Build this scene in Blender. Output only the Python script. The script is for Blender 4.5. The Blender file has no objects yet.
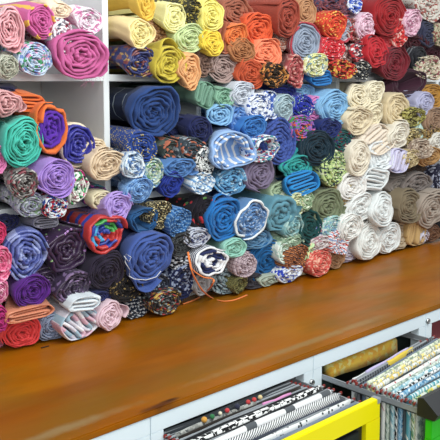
import bpy, random
import numpy as np
from math import *
from mathutils import Vector, Matrix

# ---------------------------------------------------------------- camera
FPX, PX, PY, HOR, VP = 763.0, 220.0, 170.0, 83.0, 1040.0
EYE = 1.55
PITCH = atan((PY-HOR)/FPX)
TH = atan((VP-PX)/hypot(FPX, PY-HOR))
F = np.array([cos(TH)*cos(PITCH), sin(TH)*cos(PITCH), -sin(PITCH)])
R = np.array([sin(TH), -cos(TH), 0.0]); U = np.cross(R, F)
C0 = np.array([0, 0, EYE])
S = bpy.context.scene
cam_d = bpy.data.cameras.new('camera'); cam = bpy.data.objects.new('camera', cam_d)
S.collection.objects.link(cam); S.camera = cam
m = Matrix((R, U, -F)).transposed().to_4x4(); m.translation = Vector(C0); cam.matrix_world = m
cam_d.sensor_fit = 'HORIZONTAL'; cam_d.sensor_width = 36; cam_d.lens = 36*FPX/440
cam_d.shift_y = -(220-PY)/440.0; cam_d.clip_start = .05

# ---------------------------------------------------------------- light and exposure
W = bpy.data.worlds.new('world'); S.world = W; W.use_nodes = True
bg = W.node_tree.nodes['Background']; bg.inputs[0].default_value = (.93, .96, 1, 1); bg.inputs[1].default_value = .5
def area(name, loc, target, sx, sy, power, col):
    l = bpy.data.lights.new(name, 'AREA'); l.shape = 'RECTANGLE'; l.size = sx; l.size_y = sy
    l.energy = power; l.color = col
    o = bpy.data.objects.new(name, l); S.collection.objects.link(o); o.location = loc
    o.rotation_euler = (Vector(target)-Vector(loc)).to_track_quat('-Z', 'Y').to_euler(); return o
area('ceiling_panel_light', (1.2, .35, 2.95), (1.5, 1.6, 1.2), 1.8, .9, 40, (.97, 1, .96))
area('ceiling_panel_light', (3.2, .1, 2.95), (2.9, 1.6, 1.2), 1.8, .9, 13, (.95, 1, .99))
area('front_fill_light', (.1, -1.5, 2.2), (1.5, 1.5, .9), 1.6, 1.0, 34, (.97, 1, .96))  # added fill from the camera side, brightens the front faces
S.view_settings.view_transform = 'Standard'; S.view_settings.look = 'None'
S.view_settings.exposure = 0.15; S.view_settings.gamma = 1

# ---------------------------------------------------------------- helpers
def ray(x, y): return F + R*(x-PX)/FPX - U*(y-PY)/FPX
def atY(x, y, Y): r = ray(x, y); return C0 + r*(Y/r[1])
def lin(h):
    if isinstance(h, str):
        h = [int(h[i:i+2], 16)/255 for i in (0, 2, 4)]
    return tuple(((c+.055)/1.055)**2.4 if c > .04 else c/12.92 for c in h)+(1,)
def link(o, parent=None):
    S.collection.objects.link(o)
    if parent: o.parent = parent
    return o
def meshobj(name, V, Fc, mat, parent=None, uv=None, smooth=True):
    me = bpy.data.meshes.new(name); me.from_pydata([tuple(map(float, v)) for v in V], [], Fc)
    if uv is not None:
        l = me.uv_layers.new(name='UVMap'); idx = np.empty(len(me.loops), dtype=np.int32)
        me.loops.foreach_get('vertex_index', idx)
        l.data.foreach_set('uv', np.asarray(uv, dtype=np.float32)[idx].ravel())
    me.polygons.foreach_set('use_smooth', [smooth]*len(me.polygons))
    if mat: me.materials.append(mat)
    me.update()
    return link(bpy.data.objects.new(name, me), parent)
def tag(o, label=None, cat=None, group=None, kind=None):
    for k, v in (('label', label), ('category', cat), ('group', group), ('kind', kind)):
        if v: o[k] = v
    return o
def empty(name, loc):
    o = bpy.data.objects.new(name, None); o.empty_display_size = .05; link(o); o.location = loc; return o
class MB:
    def __init__(s): s.V = []; s.F = []
    def add(s, V, Fc):
        n = len(s.V); s.V += [tuple(v) for v in V]; s.F += [[i+n for i in f] for f in Fc]
    def box(s, x0, x1, y0, y1, z0, z1, b=0.0):
        if b <= 0:
            V = [(x, y, z) for x in (x0, x1) for y in (y0, y1) for z in (z0, z1)]
            s.add(V, [[0,1,3,2],[4,6,7,5],[0,4,5,1],[2,3,7,6],[0,2,6,4],[1,5,7,3]])
            return
        import bmesh
        bm = bmesh.new(); bmesh.ops.create_cube(bm, size=1)
        for v in bm.verts:
            v.co = ((x0+x1)/2+v.co.x*(x1-x0), (y0+y1)/2+v.co.y*(y1-y0), (z0+z1)/2+v.co.z*(z1-z0))
        bmesh.ops.bevel(bm, geom=bm.edges[:], offset=b, segments=2, affect='EDGES')
        bm.verts.index_update(); s.add([v.co[:] for v in bm.verts], [[v.index for v in f.verts] for f in bm.faces]); bm.free()
    def tube(s, pts, r, n=8, ry=None):
        pts = [Vector(p) for p in pts]; V = []; Fc = []
        for i, p in enumerate(pts):
            t = (pts[min(i+1, len(pts)-1)]-pts[max(i-1, 0)]).normalized()
            a = t.cross(Vector((0, 0, 1)))
            if a.length < .05: a = t.cross(Vector((0, 1, 0)))
            a.normalize(); b = t.cross(a).normalized()
            for k in range(n):
                q = 2*pi*k/n; V.append(p+a*r*cos(q)+b*(ry or r)*sin(q))
        for i in range(len(pts)-1):
            for k in range(n):
                Fc.append([i*n+k, i*n+(k+1) % n, (i+1)*n+(k+1) % n, (i+1)*n+k])
        Fc.append(list(range(n))[::-1]); Fc.append([(len(pts)-1)*n+k for k in range(n)])
        s.add(V, Fc)
    def lathe(s, prof, c, axis='y', n=24):   # prof: (radius, distance)
        V = []; Fc = []
        for r_, d in prof:
            for k in range(n):
                q = 2*pi*k/n; a, b = r_*cos(q), r_*sin(q)
                V.append((c[0]+a, c[1]-d, c[2]+b) if axis == 'y' else (c[0]+a, c[1]+b, c[2]+d))
        for i in range(len(prof)-1):
            for k in range(n): Fc.append([i*n+k, i*n+(k+1) % n, (i+1)*n+(k+1) % n, (i+1)*n+k])
        Fc.append(list(range(n))[::-1]); Fc.append([(len(prof)-1)*n+k for k in range(n)]); s.add(V, Fc)
    def build(s, name, mat, parent=None, smooth=False, loc=None):
        V = s.V
        if loc is not None: V = [(v[0]-loc[0], v[1]-loc[1], v[2]-loc[2]) for v in V]
        o = meshobj(name, V, s.F, mat, parent, smooth=smooth)
        if loc is not None: o.location = loc
        return o

# ---------------------------------------------------------------- materials
def newmat(name):
    M_ = bpy.data.materials.new(name); M_.use_nodes = True; nt = M_.node_tree
    return M_, nt, nt.nodes['Principled BSDF']
def N(nt, t, **kw):
    n = nt.nodes.new(t)
    for k, v in kw.items(): setattr(n, k, v)
    return n
def plain(name, col, rough=.5, metal=0, var=.06, bump=0, scale=60):
    M_, nt, b = newmat(name)
    tc = N(nt, 'ShaderNodeTexCoord'); no = N(nt, 'ShaderNodeTexNoise'); no.inputs['Scale'].default_value = scale/6
    nt.links.new(tc.outputs['Object'], no.inputs['Vector'])
    mr = N(nt, 'ShaderNodeMapRange'); mr.inputs[3].default_value = 1-var; mr.inputs[4].default_value = 1+var
    nt.links.new(no.outputs[0], mr.inputs[0])
    mx = N(nt, 'ShaderNodeVectorMath', operation='SCALE'); mx.inputs[0].default_value = lin(col)[:3]
    nt.links.new(mr.outputs[0], mx.inputs['Scale']); nt.links.new(mx.outputs[0], b.inputs['Base Color'])
    b.inputs['Roughness'].default_value = rough; b.inputs['Metallic'].default_value = metal
    if bump:
        n2 = N(nt, 'ShaderNodeTexNoise'); n2.inputs['Scale'].default_value = scale
        nt.links.new(tc.outputs['Object'], n2.inputs['Vector'])
        bp = N(nt, 'ShaderNodeBump'); bp.inputs['Strength'].default_value = bump; bp.inputs['Distance'].default_value = .002
        nt.links.new(n2.outputs[0], bp.inputs['Height']); nt.links.new(bp.outputs[0], b.inputs['Normal'])
    return M_

_mc = {}
GAIN = .97
def fabric(pat, cols, sc=1.0, satin=0):
    key = (pat, tuple(cols), sc, satin)
    if key in _mc: return _mc[key]
    M_, nt, b = newmat('fabric_'+pat); L = nt.links
    tc = N(nt, 'ShaderNodeUVMap'); tc.uv_map = 'UVMap'
    uv = tc.outputs[0]
    cl = []
    for c in cols:
        c = lin(c); g_ = .3*c[0]+.6*c[1]+.1*c[2]
        cl.append(tuple(min(.86, (.89*q+.11*g_)*GAIN) for q in c[:3])+(1,))
    def ramp(fac, cs, w=None):
        r = N(nt, 'ShaderNodeValToRGB'); r.color_ramp.interpolation = 'CONSTANT'; e = r.color_ramp.elements
        n = len(cs); w = w or [i/n for i in range(n)]
        e[0].position = 0; e[0].color = cs[0]; e[1].position = w[1] if n > 1 else 1; e[1].color = cs[1 if n > 1 else 0]
        for i in range(2, n):
            q = e.new(w[i]); q.color = cs[i]
        L.new(fac, r.inputs[0]); return r.outputs[0]
    def warp(amount, scale):
        no = N(nt, 'ShaderNodeTexNoise'); no.inputs['Scale'].default_value = scale; L.new(uv, no.inputs['Vector'])
        sb = N(nt, 'ShaderNodeVectorMath', operation='SUBTRACT'); L.new(no.outputs['Color'], sb.inputs[0]); sb.inputs[1].default_value = (.5, .5, .5)
        sl = N(nt, 'ShaderNodeVectorMath', operation='SCALE'); L.new(sb.outputs[0], sl.inputs[0]); sl.inputs['Scale'].default_value = amount
        ad = N(nt, 'ShaderNodeVectorMath', operation='ADD'); L.new(uv, ad.inputs[0]); L.new(sl.outputs[0], ad.inputs[1])
        return ad.outputs[0]
    def math_(op, a, bval):
        q = N(nt, 'ShaderNodeMath', operation=op); L.new(a, q.inputs[0])
        if isinstance(bval, (int, float)): q.inputs[1].default_value = bval
        else: L.new(bval, q.inputs[1])
        return q.outputs[0]
    def axis_stripe(k, f, cs, w=None, wp=0):
        v = warp(wp, 30) if wp else uv
        sp = N(nt, 'ShaderNodeSeparateXYZ'); L.new(v, sp.inputs[0])
        return ramp(math_('FRACT', math_('MULTIPLY', sp.outputs[k], f), 0), cs, w)
    if pat == 'solid': col = None
    elif pat == 'print':       # irregular patches of every colour
        vo = N(nt, 'ShaderNodeTexVoronoi'); vo.inputs['Scale'].default_value = 118*sc; L.new(warp(.012, 90), vo.inputs['Vector'])
        sp = N(nt, 'ShaderNodeSeparateColor'); L.new(vo.outputs['Color'], sp.inputs[0])
        n = len(cl); w = [0]+[.45+(.55*(i-1)/(n-1)) for i in range(1, n)] if n > 2 else [0, .55]
        col = ramp(sp.outputs[0], cl, w)
    elif pat == 'speck':
        no = N(nt, 'ShaderNodeTexNoise'); no.inputs['Scale'].default_value = 170*sc; no.inputs['Detail'].default_value = 3; L.new(uv, no.inputs['Vector'])
        n = len(cl); w = [0]+[.52+.07*(i-1) for i in range(1, n)]
        col = ramp(no.outputs[0], cl, w)
    elif pat == 'dots':
        vo = N(nt, 'ShaderNodeTexVoronoi'); vo.inputs['Scale'].default_value = 75*sc; L.new(uv, vo.inputs['Vector'])
        col0 = ramp(vo.outputs['Distance'], [(0,0,0,1), (1,1,1,1)], [0, .3])
        sp = N(nt, 'ShaderNodeSeparateColor'); L.new(vo.outputs['Color'], sp.inputs[0])
        c2 = ramp(sp.outputs[0], cl[1:]) if len(cl) > 2 else None
        mx = N(nt, 'ShaderNodeMix', data_type='RGBA'); L.new(col0, mx.inputs[0])
        if c2: L.new(c2, mx.inputs[6])
        else: mx.inputs[6].default_value = cl[1]
        mx.inputs[7].default_value = cl[0]; col = mx.outputs[2]
    elif pat == 'ring': col = axis_stripe(1, 45*sc, cl)          # bands running round the roll
    elif pat == 'edge': col = axis_stripe(0, 38*sc, cl)          # stripes running along the roll
    elif pat == 'swirl': col = axis_stripe(0, 22*sc, cl, wp=.03)
    elif pat == 'hem':                                           # contrasting selvedge at the very end
        sp = N(nt, 'ShaderNodeSeparateXYZ'); L.new(uv, sp.inputs[0])
        col = ramp(sp.outputs[1], [cl[1], cl[0]], [0, .0012])
    elif pat == 'lines':                                         # a few thin bands far along the body
        sp = N(nt, 'ShaderNodeSeparateXYZ'); L.new(warp(.02, 12), sp.inputs[0])
        col = ramp(sp.outputs[1], [cl[0], cl[1], cl[2], cl[1], cl[2], cl[1]], [0, .035, .060, .066, .110, .116])
    elif pat == 'check':
        a = axis_stripe(0, 75*sc, [(1,1,1,1), (0,0,0,1)], [0, .85]); c_ = axis_stripe(1, 75*sc, [(1,1,1,1), (0,0,0,1)], [0, .85])
        mu = N(nt, 'ShaderNodeMix', data_type='RGBA', blend_type='MULTIPLY'); mu.inputs[0].default_value = 1; L.new(a, mu.inputs[6]); L.new(c_, mu.inputs[7])
        mx = N(nt, 'ShaderNodeMix', data_type='RGBA'); L.new(mu.outputs[2], mx.inputs[0]); mx.inputs[6].default_value = cl[1]; mx.inputs[7].default_value = cl[0]; col = mx.outputs[2]
    elif pat == 'diag':
        ro = N(nt, 'ShaderNodeMapping'); ro.inputs['Rotation'].default_value = (0, 0, .9); L.new(uv, ro.inputs[0])
        sp = N(nt, 'ShaderNodeSeparateXYZ'); L.new(ro.outputs[0], sp.inputs[0])
        col = ramp(math_('FRACT', math_('MULTIPLY', sp.outputs[0], 120*sc), 0), cl, [0, .55])
    elif pat == 'block':
        ck = N(nt, 'ShaderNodeTexChecker'); ck.inputs['Scale'].default_value = 42*sc; ck.inputs[1].default_value = cl[0]; ck.inputs[2].default_value = cl[1]
        L.new(warp(.004, 60), ck.inputs[0]); col = ck.outputs[0]
    # weave and wear variation
    no = N(nt, 'ShaderNodeTexNoise'); no.inputs['Scale'].default_value = 25; no.inputs['Detail'].default_value = 4; L.new(uv, no.inputs['Vector'])
    mr = N(nt, 'ShaderNodeMapRange'); mr.inputs[3].default_value = .86; mr.inputs[4].default_value = 1.14; L.new(no.outputs[0], mr.inputs[0])
    sc_ = N(nt, 'ShaderNodeVectorMath', operation='SCALE'); L.new(mr.outputs[0], sc_.inputs['Scale'])
    if col is None: sc_.inputs[0].default_value = cl[0][:3]
    else: L.new(col, sc_.inputs[0])
    L.new(sc_.outputs[0], b.inputs['Base Color'])
    b.inputs['Roughness'].default_value = .38 if satin else .85
    b.inputs['Specular IOR Level'].default_value = .6 if satin else .15
    b.inputs['Sheen Weight'].default_value = .1 if satin else .12
    n2 = N(nt, 'ShaderNodeTexNoise'); n2.inputs['Scale'].default_value = 130; n2.inputs['Detail'].default_value = 4; L.new(uv, n2.inputs['Vector'])
    bp = N(nt, 'ShaderNodeBump'); bp.inputs['Strength'].default_value = .5 if satin else .35; bp.inputs['Distance'].default_value = .002
    L.new(n2.outputs[0], bp.inputs['Height']); L.new(bp.outputs[0], b.inputs['Normal'])
    _mc[key] = M_; return M_

def wood():
    M_, nt, b = newmat('varnished_wood'); L = nt.links
    tc = N(nt, 'ShaderNodeTexCoord'); P = tc.outputs['Object']
    mp = N(nt, 'ShaderNodeMapping'); mp.inputs['Scale'].default_value = (.8, 4, 4); L.new(P, mp.inputs[0])
    n1 = N(nt, 'ShaderNodeTexNoise'); n1.inputs['Scale'].default_value = 2.2; n1.inputs['Detail'].default_value = 7; n1.inputs['Distortion'].default_value = .6; L.new(mp.outputs[0], n1.inputs[0])
    r = N(nt, 'ShaderNodeValToRGB'); e = r.color_ramp.elements
    e[0].position = .2; e[0].color = lin('7c4402'); e[1].position = .85; e[1].color = lin('a66c0c')
    q = e.new(.5); q.color = lin('9a5803'); L.new(n1.outputs[0], r.inputs[0])
    # worn, greyer patches
    n2 = N(nt, 'ShaderNodeTexNoise'); n2.inputs['Scale'].default_value = 2.6; n2.inputs['Detail'].default_value = 6; n2.inputs['Roughness'].default_value = .5
    mp2 = N(nt, 'ShaderNodeMapping'); mp2.inputs['Scale'].default_value = (1.3, 3.0, 1); L.new(P, mp2.inputs[0]); L.new(mp2.outputs[0], n2.inputs[0])
    mr = N(nt, 'ShaderNodeMapRange'); mr.inputs[1].default_value = .46; mr.inputs[2].default_value = .66; mr.inputs[4].default_value = .75; L.new(n2.outputs[0], mr.inputs[0])
    mx = N(nt, 'ShaderNodeMix', data_type='RGBA'); L.new(mr.outputs[0], mx.inputs[0]); L.new(r.outputs[0], mx.inputs[6]); mx.inputs[7].default_value = lin('7c5614')
    # knot near the front edge, and a worn strip along it
    def spot(cx, cy, sx, sy):
        m3 = N(nt, 'ShaderNodeMapping'); m3.inputs['Location'].default_value = (-cx/sx, -cy/sy, 0); m3.inputs['Scale'].default_value = (1/sx, 1/sy, 0.001); L.new(P, m3.inputs[0])
        nn = N(nt, 'ShaderNodeTexNoise'); nn.inputs['Scale'].default_value = 30; L.new(P, nn.inputs[0])
        ln = N(nt, 'ShaderNodeVectorMath', operation='LENGTH'); L.new(m3.outputs[0], ln.inputs[0])
        ad = N(nt, 'ShaderNodeMath', operation='ADD'); L.new(ln.outputs['Value'], ad.inputs[0]); L.new(nn.outputs[0], ad.inputs[1])
        m4 = N(nt, 'ShaderNodeMapRange'); m4.inputs[1].default_value = .75; m4.inputs[2].default_value = 1.5; m4.inputs[3].default_value = 1; m4.inputs[4].default_value = 0
        L.new(ad.outputs[0], m4.inputs[0]); return m4.outputs[0]
    cur = mx.outputs[2]
    for (cx, cy, sx, sy, c) in ((1.03, 1.262, .034, .010, '2a1405'), (.995, 1.256, .07, .012, '5a300c'), (.78, 1.30, .2, .022, '8c7048'), (1.55, 1.30, .5, .02, '94703f'), (.42, 1.55, .25, .02, '85501f')):
        m5 = N(nt, 'ShaderNodeMix', data_type='RGBA'); L.new(spot(cx, cy, sx, sy), m5.inputs[0]); L.new(cur, m5.inputs[6]); m5.inputs[7].default_value = lin(c); cur = m5.outputs[2]
    L.new(cur, b.inputs['Base Color'])
    b.inputs['Specular IOR Level'].default_value = .2; b.inputs['Coat Weight'].default_value = .07; b.inputs['Coat Roughness'].default_value = .22
    n3 = N(nt, 'ShaderNodeTexNoise'); n3.inputs['Scale'].default_value = 9; n3.inputs['Detail'].default_value = 5; L.new(mp.outputs[0], n3.inputs[0])
    m6 = N(nt, 'ShaderNodeMapRange'); m6.inputs[3].default_value = .24; m6.inputs[4].default_value = .5; L.new(n3.outputs[0], m6.inputs[0]); L.new(m6.outputs[0], b.inputs['Roughness'])
    bp = N(nt, 'ShaderNodeBump'); bp.inputs['Strength'].default_value = .15; bp.inputs['Distance'].default_value = .003
    L.new(n3.outputs[0], bp.inputs['Height']); L.new(bp.outputs[0], b.inputs['Normal'])
    return M_

WHITE = plain('white_laminate', 'e9eef0', .45, var=.02)
METALW = plain('white_painted_metal', 'e3f0f8', .35, var=.02)
GREYM = plain('grey_metal', '9aa0a6', .4, .2)
DARKM = plain('dark_plastic', '1b1d20', .35)
CHROME = plain('chrome', 'c8c8c8', .15, 1)
WALLM = plain('wall_paint', 'e6e2da', .8)
RED = plain('red_plastic', '8e3631', .4)
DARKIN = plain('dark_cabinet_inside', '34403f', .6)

# ---------------------------------------------------------------- the setting
def struct(name, mb, mat, smooth=False):
    return tag(mb.build(name, mat, smooth=smooth), kind='structure')
f = MB(); f.box(-3, 6, -2.5, 2.32, -.05, 0); struct('floor', f, plain('floor_vinyl', '8d8a84', .5))
f = MB(); f.box(-3, 6, 2.26, 2.34, 0, 3); struct('wall_back', f, WALLM)

# shelving unit standing on the counter
YS, YB = 1.86, 2.215
PX0, PIT, PT = 1.2885, .36, .02
BZ = [.861, 1.205, 1.565, 2.285]
BT = .02
K0, K1 = -2, 7
sh = empty('shelving_unit', (PX0+PIT*2.5, 2.03, .851))
tag(sh, 'white cube shelving unit with square cubbies standing on the wooden counter', 'shelf')
def child(mb, name, mat, par, smooth=False):
    l = par.location; mb.V = [(v[0]-l[0], v[1]-l[1], v[2]-l[2]) for v in mb.V]
    return mb.build(name, mat, par, smooth)
for k in range(K0, K1+1):
    b = MB(); x = PX0+PIT*k; b.box(x-PT/2, x+PT/2, YS, YB, .851, 2.295, .0012); child(b, 'upright', WHITE, sh)
for z in BZ:
    for k in range(K0, K1):
        x = PX0+PIT*k; b = MB(); b.box(x+PT/2+.0003, x+PIT-PT/2-.0003, YS+.001, YB, z-BT/2 if z > .9 else .851, z+BT/2, .0012); child(b, 'shelf_board', WHITE, sh)
b = MB(); b.box(PX0+PIT*K0-PT/2, PX0+PIT*K1+PT/2, YB+.0005, YB+.008, .851, 2.295); child(b, 'back_panel', plain('white_back_panel', 'e6e6e2', .7), sh)

# wooden counter
CT = .85
b = MB(); b.box(-1.2, 4.6, 1.249, 2.255, .834, CT, .003)
tag(b.build('wooden_countertop', wood()), 'long orange-brown varnished wooden worktop with a dark knot near its front edge', 'counter')

# ---------------------------------------------------------------- fabric rolls
def sm(t): t = min(1, max(0, t)); return t*t*(3-2*t)
def extrude(path, nrm, h, off, arc, full, L, xf, samples_close=False, deep=.05):
    """sheet with path cross-section, rounded front edge; xf(x, z, v)->(X, Y, Z)"""
    st = [(1, L, 1), (1, L*.62, 1), (1, .16, 1), (1, .1, 1), (1, .07, 1), (1, deep, 1), (1, .016, 1), (1, .005, .92), (1, .0012, .6), (1, 0, .2),
          (-1, .0012, .6), (-1, .005, .92), (-1, .016, 1), (-1, deep, 1)]
    n = len(path); V = []; UVs = []; ids = {}
    def vid(i, k):
        if (i, k) not in ids:
            sd, v, s = st[k]; p = path[i]+nrm[i]*h[i]*sd*s
            vv = v+off[i]*max(0, 1-v/deep)
            V.append(xf(p[0], p[1], vv)); UVs.append((arc[i], v)); ids[(i, k)] = len(V)-1
        return ids[(i, k)]
    Fc = []
    for i in range(n-1):
        ks = range(len(st)-1) if (full[i] and full[i+1]) else range(5, len(st)-1)
        for k in ks: Fc.append([vid(i, k), vid(i+1, k), vid(i+1, k+1), vid(i, k+1)])
    for i in (0, n-1):      # close the sheet's two long edges
        c = [vid(i, k) for k in range(5 if not full[i] else 0, len(st))]
        Fc.append(c if i == 0 else c[::-1])
    fi = [i for i in range(n) if full[i]]
    if len(fi) > 3: Fc.append([vid(i, 0) for i in fi][::-1])
    return V, Fc, UVs

def normals(path):
    t = np.gradient(path, axis=0); t /= np.maximum(np.linalg.norm(t, axis=1), 1e-9)[:, None]
    return np.stack([t[:, 1], -t[:, 0]], 1)

def make_roll(rec, idx):
    x, y, rx, ry, pat, cols, o, label = rec
    rnd = random.Random(idx*7+3)
    Yf = 1.785 - o.get('d', 0) + rnd.uniform(-.006, .006)
    G = 1.03
    if 'g' in o:
        r = ray(x, y+ry); Yf = r[1]*(CT+.002-EYE)/r[2]; G = 1.0
    c = atY(x, y, Yf)
    sx = abs(atY(x+rx, y, Yf)[0]-atY(x-rx, y, Yf)[0])/2*G; sz = abs(atY(x, y+ry, Yf)[2]-atY(x, y-ry, Yf)[2])/2*G
    if 'g' in o: sz = c[2]-(CT+.002)
    Rm = sqrt(sx*sz)
    L = min(.46, 2.19-Yf)
    # where the roll's rear lies inside its cubby
    k = floor((c[0]-PX0)/PIT); x0, x1 = PX0+PIT*k+PT/2, PX0+PIT*(k+1)-PT/2
    row = max(i for i, z in enumerate(BZ) if z < max(c[2], .88)); z0, z1 = BZ[row]+BT/2, BZ[row+1]-BT/2
    rs = min(.74, .155/max(sx, sz)); ax, az = sx*rs*1.04+.003, sz*rs*1.04+.003
    tx = min(max(c[0]-.014, x0+ax), x1-ax); tz = min(max(c[2]+o.get('up', .022 if 'g' not in o else .0), z0+az), z1-az)
    dx, dz = tx-c[0], tz-c[2]
    vs = max(.02, YS-Yf)
    loc = Vector((c[0], Yf, c[2]-sz))
    rot = radians(o.get('rot', 0)); cr, sr = cos(rot), sin(rot)
    lump = o.get('lump', .05); ph = [rnd.uniform(0, 2*pi) for _ in range(9)]
    def xf(px, pz, v):       # unit cross-section -> local metres
        w = sm(v/vs); s = 1+(rs-1)*w
        X, Z = (px*cr-pz*sr)*sx*s, (px*sr+pz*cr)*sz*s
        if 'g' in o or o.get('flat'):
            if Z < -sz*s*.86: Z = -sz*s*.86-(abs(Z)-sz*s*.86)*.35
        q = atan2(pz, px); rr = hypot(px, pz)
        wr = .02*Rm*rr*(sin(3*q+v*38+ph[6])+.7*sin(5*q-v*61+ph[7]))*min(1, v/.02)
        X += wr*cos(q)+dx*w; Z += wr*sin(q)+dz*w
        return (X, v, Z+sz)
    typ = o.get('t', 'S')
    if typ in 'SH':
        turns = min(8.5, o.get('n', 5)*1.42) if typ == 'S' else 2.6
        rin = .1
        ns = 30 if Rm > .045 else 22
        n = int(turns*ns); tt = np.arange(n+1)/ns; th = 2*pi*tt*(1 if idx % 2 else -1)+ph[0]
        fr = tt/turns; pitch = (1-rin)/turns if typ == 'S' else .14
        r = rin+(1-rin-pitch*.45)*fr if typ == 'S' else (1-pitch*2.6)+pitch*tt
        warp_ = np.zeros_like(r)
        for kk, am in ((2, .6), (3, 1.0), (4, .6), (5, .55), (7, .3)):
            warp_ += am*np.cos(kk*th+ph[kk % 6]+.35*tt*(-1)**kk)
        r = r*(1+lump*warp_*(.35+.65*fr)**-.6*.55) + pitch*.13*np.sin(9.3*th+ph[5])*(fr < .95) + pitch*.11*np.sin(5.4*th+ph[4])
        path = np.stack([r*np.cos(th), r*np.sin(th)], 1)
        ext = np.abs(path).max(0); path /= ext*1.02
        h = np.full(n+1, pitch*.46)*(1+.16*np.sin(6.1*th+ph[3])); h = np.minimum(h, .3)
        h[:2] *= .5; h[-3:] *= np.array([.8, .6, .3])
        dome = rnd.uniform(-.012, .010) if typ == 'S' else 0
        ta, tb = rnd.uniform(-.16, .16), rnd.uniform(-.22, .12)
        jit = np.interp(th, np.linspace(th.min(), th.max(), int(turns*9)), [rnd.uniform(-1, 1) for _ in range(int(turns*9))])
        r = r+pitch*.16*jit*(fr < .93)
        path = np.stack([r*np.cos(th), r*np.sin(th)], 1)/(ext*1.02)
        off = .0035*jit+Rm*(ta*path[:, 0]+tb*path[:, 1])+dome*(1-fr)+.0035*np.sin(1.7*th+ph[1])+.002*np.sin(7*th+ph[2])
        full = tt >= turns-1.001
        ncore = int(max(2, n-ns*1.0))
    else:                     # folded flat: serpentine layers
        ly = o.get('n', 5)+2; per = 12; pts = []
        for j in range(ly):
            zz = -1+(2*j+1)/ly; wdt = sqrt(max(.3, 1-zz*zz*.45))*rnd.uniform(.86, 1)
            for i in range(per):
                s = (i/(per-1)*2-1)*(1 if j % 2 else -1)
                e_ = sqrt(max(0, 1-s**6))
                pts.append((s*wdt, zz+(.16*sin(2.6*s+ph[j % 6])+.05*sin(7*s+ph[3]))*lump*8/ly*2+(1-e_)*(-.9/ly if False else 0)))
        path = np.array(pts); path /= np.abs(path).max(0)*1.2
        e0 = atan2(path[-1, 1], path[-1, 0]); dr = -1 if path[-1, 0] > 0 else 1
        lp = []      # the outer layer folded right round the stack
        for i in range(40):
            q = e0+dr*(.1+i/39*5.9); c_, s_ = cos(q), sin(q)
            rr = (abs(c_)**3.2+abs(s_)**3.2)**(-1/3.2)*(.95+.035*sin(3*q+ph[2])+.02*sin(7*q+ph[4])-.03*(i < 3))
            lp.append((c_*rr, s_*rr))
        path = np.vstack([path, lp])
        # round the hairpins
        for _ in range(2): path[1:-1] = path[1:-1]*.5+(path[:-2]+path[2:])*.25
        n = len(path)-1; th = np.linspace(0, 9, n+1); fr = np.linspace(0, 1, n+1)
        h = np.full(n+1, .70/ly); h[-38:] = .05; off = .004*np.sin(2.3*th+ph[1]); full = np.ones(n+1, bool); ncore = None
    d = np.linalg.norm(np.diff(path, axis=0), axis=1)*Rm
    arc = np.concatenate([[0], np.cumsum(d)])+rnd.uniform(0, 1)
    nr = normals(path)
    name = 'fabric_roll' if typ in 'SH' else 'folded_fabric'
    mat = fabric(pat, cols, o.get('sc', 1), o.get('satin', 0))
    if typ == 'H': o = dict(o); o['cap'] = 1
    parts = any(q in o for q in ('wrap', 'tail', 'fringe', 'band', 'cap'))
    cat = 'fabric roll' if typ in 'SH' else 'folded fabric'
    grp = 'rolls of fabric piled on the shelving'
    if not parts:
        V, Fc, uv = extrude(path, nr, h, off, arc, full, L, xf)
        ob = meshobj(name, V, Fc, mat, uv=uv); ob.location = loc
        return tag(ob, label, cat, grp)
    root = empty(name, loc); tag(root, label, cat, grp)
    if 'wrap' in o:
        s_ = slice(0, ncore+1)
        V, Fc, uv = extrude(path[s_], nr[s_], h[s_], off[s_], arc[s_], full[s_]*False, L, xf); a = meshobj('rolled_core', V, Fc, mat, root, uv)
        s_ = slice(ncore, n+1); wp = o['wrap']
        V, Fc, uv = extrude(path[s_], nr[s_], h[s_], off[s_]-.003, arc[s_], full[s_] | True, L, xf)
        a = meshobj('outer_wrap', V, Fc, fabric(wp[0], wp[1], wp[3] if len(wp) > 3 else 1, o.get('satin', 0)), root, uv); a['label'] = wp[2]
        tmat = fabric(wp[0], wp[1], wp[3] if len(wp) > 3 else 1, o.get('satin', 0))
    else:
        V, Fc, uv = extrude(path, nr, h, off, arc, full, L, xf); meshobj('rolled_cloth', V, Fc, mat, root, uv); tmat = mat
    if 'cap' in o:
        nn = int(ns)+1; V = [xf(0, 0, .075)]+[xf(path[i][0], path[i][1], .05) for i in range(nn)]
        meshobj('lining', V, [[0, i+1, i+2] for i in range(nn-1)]+[[0, nn, 1]], mat, root, [(v[0], v[2]) for v in V])
    for (ang, wid, ln) in o.get('tail', []):
        # loose corner of the outer layer standing off the roll
        a0 = radians(ang); wd = radians(wid); V = []; uv = []; ni, nj = 15, 10
        for sgn in (0, 1):
            for i in range(ni):
                s = i/(ni-1)*2-1
                for j in range(nj):
                    t = j/(nj-1); v = .11*(1-t)-.006*t; q = a0+wd*s/2
                    pk = max(0, 1-abs(s)**1.3)
                    rr = 1.0+ln*pk*sm(t)+.02*sin(9*s+5*t)-(.035 if sgn else 0)
                    X, Yv, Z = xf(rr*cos(q)*.99, rr*sin(q)*.99, max(v, 0)); V.append((X, v if v < 0 else Yv, Z)); uv.append((s*.06, v))
        Fc = []
        for i in range(ni-1):
            for j in range(nj-1):
                a = i*nj+j; Fc.append([a, a+nj, a+nj+1, a+1]); b_ = a+ni*nj; Fc.append([b_, b_+1, b_+nj+1, b_+nj])
        M_ = ni*nj
        for i in range(ni-1):
            for j in (0, nj-1):
                a = i*nj+j; q = [a, a+nj, a+nj+M_, a+M_]; Fc.append(q if j else q[::-1])
        for j in range(nj-1):
            for i in (0, ni-1):
                a = i*nj+j; q = [a, a+1, a+1+M_, a+M_]; Fc.append(q if not i else q[::-1])
        meshobj('loose_corner', V, Fc, tmat, root, uv)
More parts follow.
